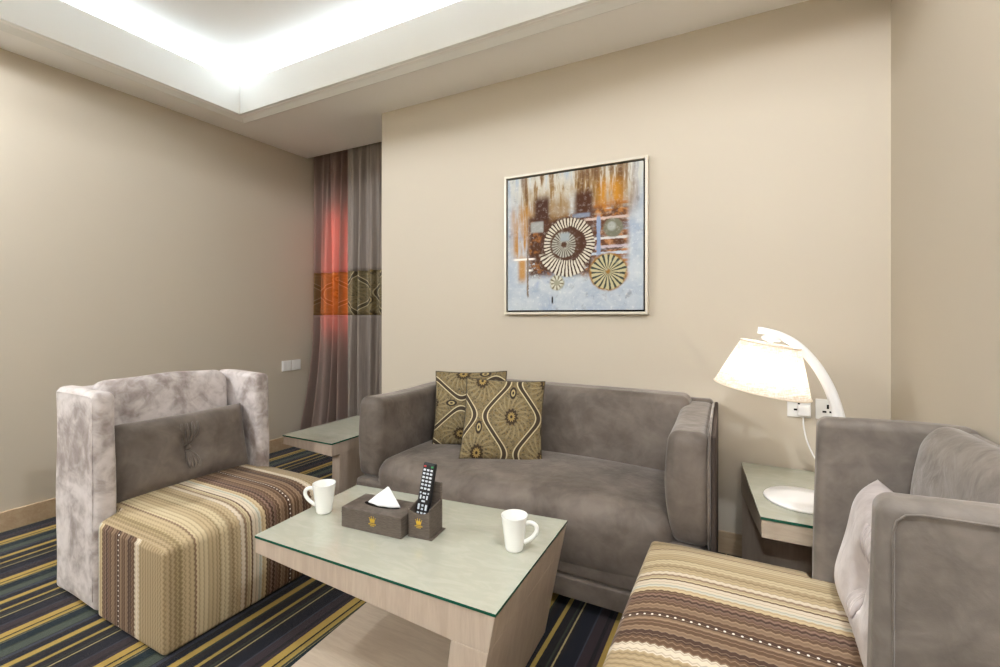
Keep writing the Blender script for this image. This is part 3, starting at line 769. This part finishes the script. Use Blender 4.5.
bm = BM(); add_prism(bm, [(2.29, 0), (2.345, 0), (2.345, .2995), (2.297, .2995)], YZ, lambda a, b: 0.004, 0.47, 0.0015); obj('leg', bm, M_wood, re_, True)
bm = BM(); add_prism(bm, [(1.80, 0), (2.285, 0), (2.285, .03), (1.80, .03)], YZ, 0.07, 0.47, 0.002); obj('base', bm, M_woodx, re_, True)
glass_slab(re_, [(0.057, 1.738), (0.472, 1.738), (0.472, 2.345), (0.0, 2.345)], 0.4275, 0.4365)

# ------------------------------------------------------------------ scatter cushions on the sofa
damask_cushion('square damask cushion tucked behind the other at the sofa back', (-1.262, 2.068, 0.612), (math.radians(-14), math.radians(-1.0), math.radians(20)), 2, True)
damask_cushion('square damask cushion in front of the other on the sofa seat', (-1.006, 1.950, 0.602), (math.radians(-20), math.radians(2.0), math.radians(21)), 6, False)

# ------------------------------------------------------------------ mugs
def mug(label, loc, rz):
    t = thing('mug', label, 'mug', loc, rz, 'white china mugs on the coffee table')
    bm = BM()
    add_lathe(bm, [(0, .0), (.024, .0), (.027, .002), (.029, .008), (.0305, .02), (.0365, .07), (.0415, .106), (.042, .1085), (.0405, .1085), (.0395, .106), (.0345, .07), (.0285, .02), (.025, .009), (0, .007)], 56)
    obj('cup', bm, M_china, t)
    t.scale = (.95, .95, .95)
    bm = BM()
    pts = smooth_path([(.0365, 0, .086), (.052, 0, .090), (.068, 0, .083), (.071, 0, .066), (.060, 0, .047), (.044, 0, .034), (.0315, 0, .026)], 7)
    add_tube(bm, pts, 0.0052, 12, flat=(1.0, 1.35, (0, 1, 0))); obj('handle', bm, M_china, t)
    return t
mug('white china mug beside the left armchair, left on the coffee table', (-1.312, 1.158, 0.4002), math.radians(207))
mug('white china mug near the right end of the coffee table', (-0.600, 1.238, 0.4002), math.radians(12))

# ------------------------------------------------------------------ tissue box, caddy, remote
def emblem(parent, M, sc_=1.0):
    bm = BM(); k = sc_
    def poly(pts):
        b2 = BM(); lo = [b2.verts.new((x * k, 0, z * k)) for x, z in pts]; hi = [b2.verts.new((x * k, -0.0008, z * k)) for x, z in pts]
        b2.faces.new(lo); b2.faces.new(hi[::-1])
        for i in range(len(pts)): b2.faces.new([lo[i], hi[i], hi[(i + 1) % len(pts)], lo[(i + 1) % len(pts)]])
        bmesh.ops.recalc_face_normals(b2, faces=list(b2.faces)); merge(bm, b2, 0, M)
    poly([(-.007, .002), (.007, .002), (.0095, .012), (.005, .0075), (.0035, .0145), (.0, .008), (-.0035, .0145), (-.005, .0075), (-.0095, .012)])
    poly([(-.007, -.0005), (.007, -.0005), (.007, .0012), (-.007, .0012)])
    for a in (-.0095, -.0035, .0035, .0095):
        z = .0125 if abs(a) > .005 else .0155
        poly([(a + .0012 * math.cos(q * PI / 4), z + .0012 * math.sin(q * PI / 4)) for q in range(8)])
    # row of small letter-like strokes and a lower lozenge
    for i in range(9): poly([(-.012 + i * .0027, -.0055), (-.0103 + i * .0027, -.0055), (-.0103 + i * .0027, -.0025), (-.012 + i * .0027, -.0025)])
    for i in range(5): poly([(-.0065 + i * .0027, -.0095), (-.0048 + i * .0027, -.0095), (-.0048 + i * .0027, -.0072), (-.0065 + i * .0027, -.0072)])
    obj('crown_emblem', bm, M_gold, parent)
tb = thing('tissue_box', 'grey brown tissue box with gold crown and a white tissue', 'tissue box', (-1.060, 1.177, 0.4002), math.radians(5))
bm = BM(); add_box(bm, -.118, .118, -.062, .062, 0, .066, .003, 3)
add_box(bm, -.1185, .1185, -.0625, .0625, .0485, .0495, .0003, 1)
obj('box', bm, M_leather, tb)
bm = BM()
pts = [(0.070 * math.cos(2 * PI * i / 32) , 0.022 * math.sin(2 * PI * i / 32)) for i in range(32)]
add_prism(bm, pts, lambda a, b, d: Vector((a, b, d)), .0655, .0664); obj('slot', bm, M_dark, tb)
bm = BM()       # folded tissue standing up as a curved pointed fan
n = 24; rows = 12
grid = []
for j in range(rows + 1):
    f = j / rows; row = []
    for i in range(n + 1):
        u = 2 * i / n - 1
        w = 0.064 * (1 - f) ** 0.92 + 0.0012
        row.append(bm.verts.new((u * w + 0.014 * f + .004, 0.016 * (u * u) * (1 - f) - 0.012 * (1 - f) + 0.006 * f + 0.0015 * math.sin(9 * u), .0665 + 0.060 * f)))
    grid.append(row)
for j in range(rows):
    for i in range(n):
        q = bm.faces.new([grid[j][i], grid[j][i + 1], grid[j + 1][i + 1], grid[j + 1][i]]); q.smooth = True
o = obj('tissue', bm, M_tissue, tb); md = o.modifiers.new('paper', 'SOLIDIFY'); md.thickness = 0.0015
emblem(tb, Matrix.Translation((0.008, -.0620, .034)), 1.2)

cd = thing('remote_holder', 'grey brown leatherette remote holder beside the tissue box', 'remote holder', (-0.897, 1.196, 0.4002), math.radians(6))
bm = BM(); add_box(bm, -.0405, .0465, -.040, .050, 0, .004, .001, 1); obj('base_plate', bm, M_leather, cd)
bm = BM(); add_box(bm, -.0395, .0395, .034, .042, .004, .155, .002, 2); obj('back_board', bm, M_leather, cd)
bm = BM()
top = [(-.038, .092), (-.030, .083), (-.016, .078), (.0, .076), (.016, .078), (.030, .083), (.038, .092)]
add_prism(bm, [(-.038, .004)] + [(.038, .004)] + top[::-1], XZ, -.040, -.035, 0.0008)
for s in (-1, 1):
    add_prism(bm, [(-.0349, .004), (.034, .004), (.034, .100), (-.0349, .092)], lambda a, b, d, s=s: Vector((s * d, a, b)), .033, .038, 0.0008)
obj('pocket', bm, M_leather, cd, recalc=True)
emblem(cd, Matrix.Translation((0.0, -.0400, .044)), 1.15)
rc = thing('remote_control', 'black television remote standing in the leatherette holder', 'remote', (-0.909, 1.182, 0.407), 0)
rc.rotation_euler = (math.radians(-12), math.radians(4.5), math.radians(8))
bm = BM(); add_box(bm, -.0225, .0225, -.010, .008, 0, .215, .006, 3); obj('case', bm, M_black, rc)
kb = None
def key(x, z, w, h, m, name='button'):
    bm = BM(); add_box(bm, x - w / 2, x + w / 2, -.0122, -.0095, z - h / 2, z + h / 2, .0008, 2); return obj(name, bm, m, rc)
key(-.013, .203, .008, .005, M_red, 'power_button'); key(.013, .203, .008, .005, M_green, 'source_button')
for r in range(6):
    for c in range(3):
        key((c - 1) * .0125, .192 - r * .0115, .0082, .0060, M_silverkey)
for x, z, w, h in ((0, .120, .012, .005), (0, .096, .012, .005), (-.0115, .108, .005, .012), (.0115, .108, .005, .012), (0, .108, .007, .007), (-.014, .121, .005, .005), (.014, .121, .005, .005),
                   (-.013, .078, .007, .017), (.013, .078, .007, .017), (0, .083, .007, .006), (0, .072, .007, .006), (-.0125, .060, .008, .005), (0, .060, .008, .005), (.0125, .060, .008, .005)):
    key(x, z, w, h, M_silverkey)

# ------------------------------------------------------------------ picture
pic = thing('framed_picture', 'square abstract painting in a pale frame above the sofa', 'picture', (-0.802, YB, 1.10))
px0, px1, pz0, pz1 = -1.200, -0.405, 1.103, 1.888
def frame_bm(x0, x1, z0, z1, w, y0, y1, bev):
    bm = BM()
    add_box(bm, x0, x0 + w, y0, y1, z0, z1, bev, 2); add_box(bm, x1 - w, x1, y0, y1, z0, z1, bev, 2)
    add_box(bm, x0 + w, x1 - w, y0, y1, z0, z0 + w, bev, 2); add_box(bm, x0 + w, x1 - w, y0, y1, z1 - w, z1, bev, 2); return bm
obj('frame', frame_bm(px0, px1, pz0, pz1, .014, YB - .034, YB - .001, .002), M_champ, pic, True)
bm = BM(); add_box(bm, px0 + .012, px1 - .012, YB - .012, YB - .002, pz0 + .012, pz1 - .012); obj('backing', bm, M_dark, pic, True)
bm = BM(); i_ = .023
add_box(bm, px0 + i_, px1 - i_, YB - .028, YB - .0125, pz0 + i_, pz1 - i_, .001, 1)
cv = obj('canvas', bm, [M_paint], pic, True)
uvl = cv.data.uv_layers.new(name='UVMap')
for l in cv.data.loops:
    c = cv.data.vertices[l.vertex_index].co + Vector(pic.location)
    uvl.data[l.index].uv = ((c.x - px0 - i_) / (px1 - px0 - 2 * i_), (c.z - pz0 - i_) / (pz1 - pz0 - 2 * i_))

# ------------------------------------------------------------------ wall sockets
def plate(name, label, cat, loc, rz, kind, group=None):
    t = thing(name, label, cat, loc, rz, group)        # front faces local -Y
    bm = BM(); add_box(bm, -.043, .043, -.009, 0, -.043, .043, .003, 3); obj('plate', bm, M_plate, t)
    if kind == 'switch':
        for x in (-.0185, .0185):
            bm = BM(); add_box(bm, x - .017, x + .017, -.012, -.0085, -.034, .034, .0015, 2); obj('rocker', bm, M_plate, t)
    else:
        bm = BM()
        for x, z, w, h in ((0, .012, .004, .009), (-.012, -.010, .007, .004), (.012, -.010, .007, .004)):
            add_box(bm, x - w, x + w, -.0096, -.0088, z - h, z + h)
        obj('pin_holes', bm, M_dark, t)
    return t
plate('switch_plate', 'white switch plate on the left wall, farther from the curtain', 'switch', (XL, 2.548, .680), PI / 2, 'switch')
plate('switch_plate', 'white switch plate on the left wall, nearer the curtain', 'switch', (XL, 2.640, .680), PI / 2, 'switch')
plate('wall_socket', 'white wall socket with the lamp plug in it, below the shade', 'socket', (.222, YB, .700), 0, 'socket')
plate('wall_socket', 'empty white wall socket behind the curved lamp arm', 'socket', (.325, YB, .700), 0, 'socket')

# ------------------------------------------------------------------ lamp
LX, LY, LZ = 0.195, 1.955, 0.4367
KL = 1.955 / 2.03
def lamp_pt(x, z): return ((.225 + x) * KL - LX, 0, 1.1 - (1.1 - .4202 - z) * KL - LZ)
la = thing('table_lamp', 'white arc table lamp with lit linen shade on the right end table', 'lamp', (LX, LY, LZ))
bm = BM(); add_lathe(bm, [(0, 0), (.119, 0), (.122, .003), (.122, .006), (.119, .009), (.06, .011), (0, .012)], 64); obj('base', bm, M_white, la)
bm = BM()
ctl = [(.080, 0, .012), (.088, 0, .06), (.096, 0, .16), (.094, 0, .26), (.080, 0, .345), (.052, 0, .43), (.012, 0, .505), (-.038, 0, .565), (-.09, 0, .600), (-.14, 0, .617), (-.168, 0, .622)]
ctl = [(.085, 0, .008), (.100, 0, .055)] + [lamp_pt(x, z) for x, y, z in ctl[2:]]
pts = smooth_path(ctl, 6); N_ = len(pts)
add_tube(bm, pts, [0.020 - 0.009 * (i / (N_ - 1)) for i in range(N_)], 16, flat=(0.8, 1.1, (0, 1, 0))); obj('arm', bm, M_white, la)
T = Matrix.Translation(lamp_pt(-.142, .482)) @ Matrix.Rotation(math.radians(10), 4, 'Y')
bm = BM()
zt, zb_, rt, rb = .085, -.085, .097, .159
add_lathe(bm, [(rb, zb_), (rt, zt), (rt - .002, zt), (rb - .002, zb_), (rb, zb_)], 72, T); sh = obj('lamp_shade', bm, M_shade, la)
bm = BM()
for r, z in ((rb, zb_), (rt, zt)):
    ringp = [T @ Vector((r * math.cos(2 * PI * i / 64), r * math.sin(2 * PI * i / 64), z)) for i in range(65)]
    add_tube(bm, ringp, 0.003, 6, flat=(1, 1, (0, 0, 1)), caps=False)
obj('trim', bm, M_trim, sh)
bm = BM(); add_lathe(bm, [(0, .118), (.016, .117), (.030, .110), (.033, .104), (.028, .098), (.010, .094), (.006, .06), (0, .06)], 32, T)
for a in (0, 2 * PI / 3, 4 * PI / 3):
    add_tube(bm, [T @ Vector((0, 0, .088)), T @ Vector((rt * math.cos(a), rt * math.sin(a), .088))], .0015, 6)
obj('fitter', bm, M_white, la)
bm = BM(); add_lathe(bm, [(0, .06), (.012, .06), (.013, .02), (.012, .015), (0, .015)], 20, T); obj('bulb_holder', bm, M_white, la)
bm = BM(); add_lathe(bm, [(.011, .017), (.014, .0), (.024, -.02), (.028, -.038), (.022, -.056), (0, -.065)], 24, T); obj('bulb', bm, mat_emit('lit_bulb', (1, .97, .93, 1), 58.0), la)
bm = BM(); off = Vector((LX, LY, LZ))
add_box(bm, .222 - LX - .006, .222 - LX + .040, YB - .040 - LY, YB - .0095 - LY, .700 - LZ - .030, .700 - LZ + .014, .004, 2); obj('plug', bm, M_white, la)
bm = BM(); add_tube(bm, [p - off for p in smooth_path([(.236, YB - .026, .670), (.238, YB - .026, .62), (.250, YB - .03, .56), (.275, YB - .05, .50), (.305, YB - .10, .46), (.325, 2.18, .4405), (.315, 2.05, .4415)], 8)], .003, 8); obj('cord', bm, M_white, la)

# ------------------------------------------------------------------ lights
def area(name, loc, rot, sx, sy, e, c):
    l = bpy.data.lights.new(name, 'AREA'); l.shape = 'RECTANGLE'; l.size = sx; l.size_y = sy; l.energy = e; l.color = c
    o = bpy.data.objects.new(name, l); COL.objects.link(o); o.location = loc; o.rotation_euler = rot; return o
CW = (.76, .90, 1.0)
KC = 11.0
LXm, LYm = (TX0 + TX1) / 2, (TY0 + TY1) / 2
zc = ZC + .09; off_ = tr * .5
area('cove_strip', (TX0 - off_, LYm, zc), (0, PI, 0), .05, TY1 - TY0 + .1, KC, CW)
area('cove_strip', (TX1 + off_, LYm, zc), (0, PI, 0), .05, TY1 - TY0 + .1, KC, CW)
area('cove_strip', (LXm, TY1 + off_, zc), (0, PI, 0), TX1 - TX0 + .1, .05, KC, CW)
area('cove_strip', (LXm, TY0 - off_, zc), (0, PI, 0), TX1 - TX0 + .1, .05, KC, CW)
M_fill_lens = mat_emit('fill_lens', (1, .86, .74, 1), 12.0)
def fill_light(label, x, y, e, c=(.87, .93, .99)):  # unseen fixtures added as fill to brighten walls and furniture
    t = thing('fill_light', label, 'added fill light', (x, y, ZC), 0)
    bm = BM(); add_lathe(bm, [(.046, -.001), (.060, -.004), (.062, 0), (.046, 0)], 32); obj('trim_ring', bm, M_white, t)
    bm = BM(); add_lathe(bm, [(0, -.0015), (.045, -.0015)], 32); obj('lens', bm, M_fill_lens, t)
    l = bpy.data.lights.new('fill_beam', 'SPOT'); l.energy = e; l.color = c; l.spot_size = math.radians(175); l.spot_blend = 0.06; l.shadow_soft_size = .06
    o = bpy.data.objects.new('fill_beam', l); COL.objects.link(o); o.parent = t; o.location = (0, 0, -.02)
fill_light('added fill light behind the camera in the left of the ceiling border', -2.5, -1.95, 135)
fill_light('added fill light behind the camera in the middle of the ceiling border', -1.2, -1.95, 20)
fill_light('added fill light behind the camera near the right wall', -0.1, -1.95, 80)
fill_light('added fill light in the left ceiling border outside the view', -3.08, 0.05, 130)
fill_light('added fill light in the right ceiling border beside the camera', 0.35, 0.25, 95)
fill_light('added fill light in the right ceiling border over the end table side', 0.33, 1.1, 13, (1.0, .92, .86))

w = bpy.data.worlds.new('dim'); sc.world = w; w.use_nodes = True
w.node_tree.nodes['Background'].inputs[0].default_value = (.05, .05, .05, 1)

# ------------------------------------------------------------------ camera
cam = bpy.data.cameras.new('camera'); co = bpy.data.objects.new('camera', cam); COL.objects.link(co)
co.location = (0, 0, 1.1); co.rotation_euler = (PI / 2, 0, math.radians(27.65))
cam.sensor_width = 36; cam.lens = 460 / 1000 * 36; cam.shift_y = -0.0185; cam.clip_start = 0.02
sc.camera = co
sc.view_settings.view_transform = 'Standard'; sc.view_settings.look = 'None'; sc.view_settings.gamma = 1
sc.view_settings.use_curve_mapping = False; sc.view_settings.exposure = 0.31
sc.cycles.use_denoising = True
sc.cycles.max_bounces = 10; sc.cycles.diffuse_bounces = 6; sc.cycles.transparent_max_bounces = 12
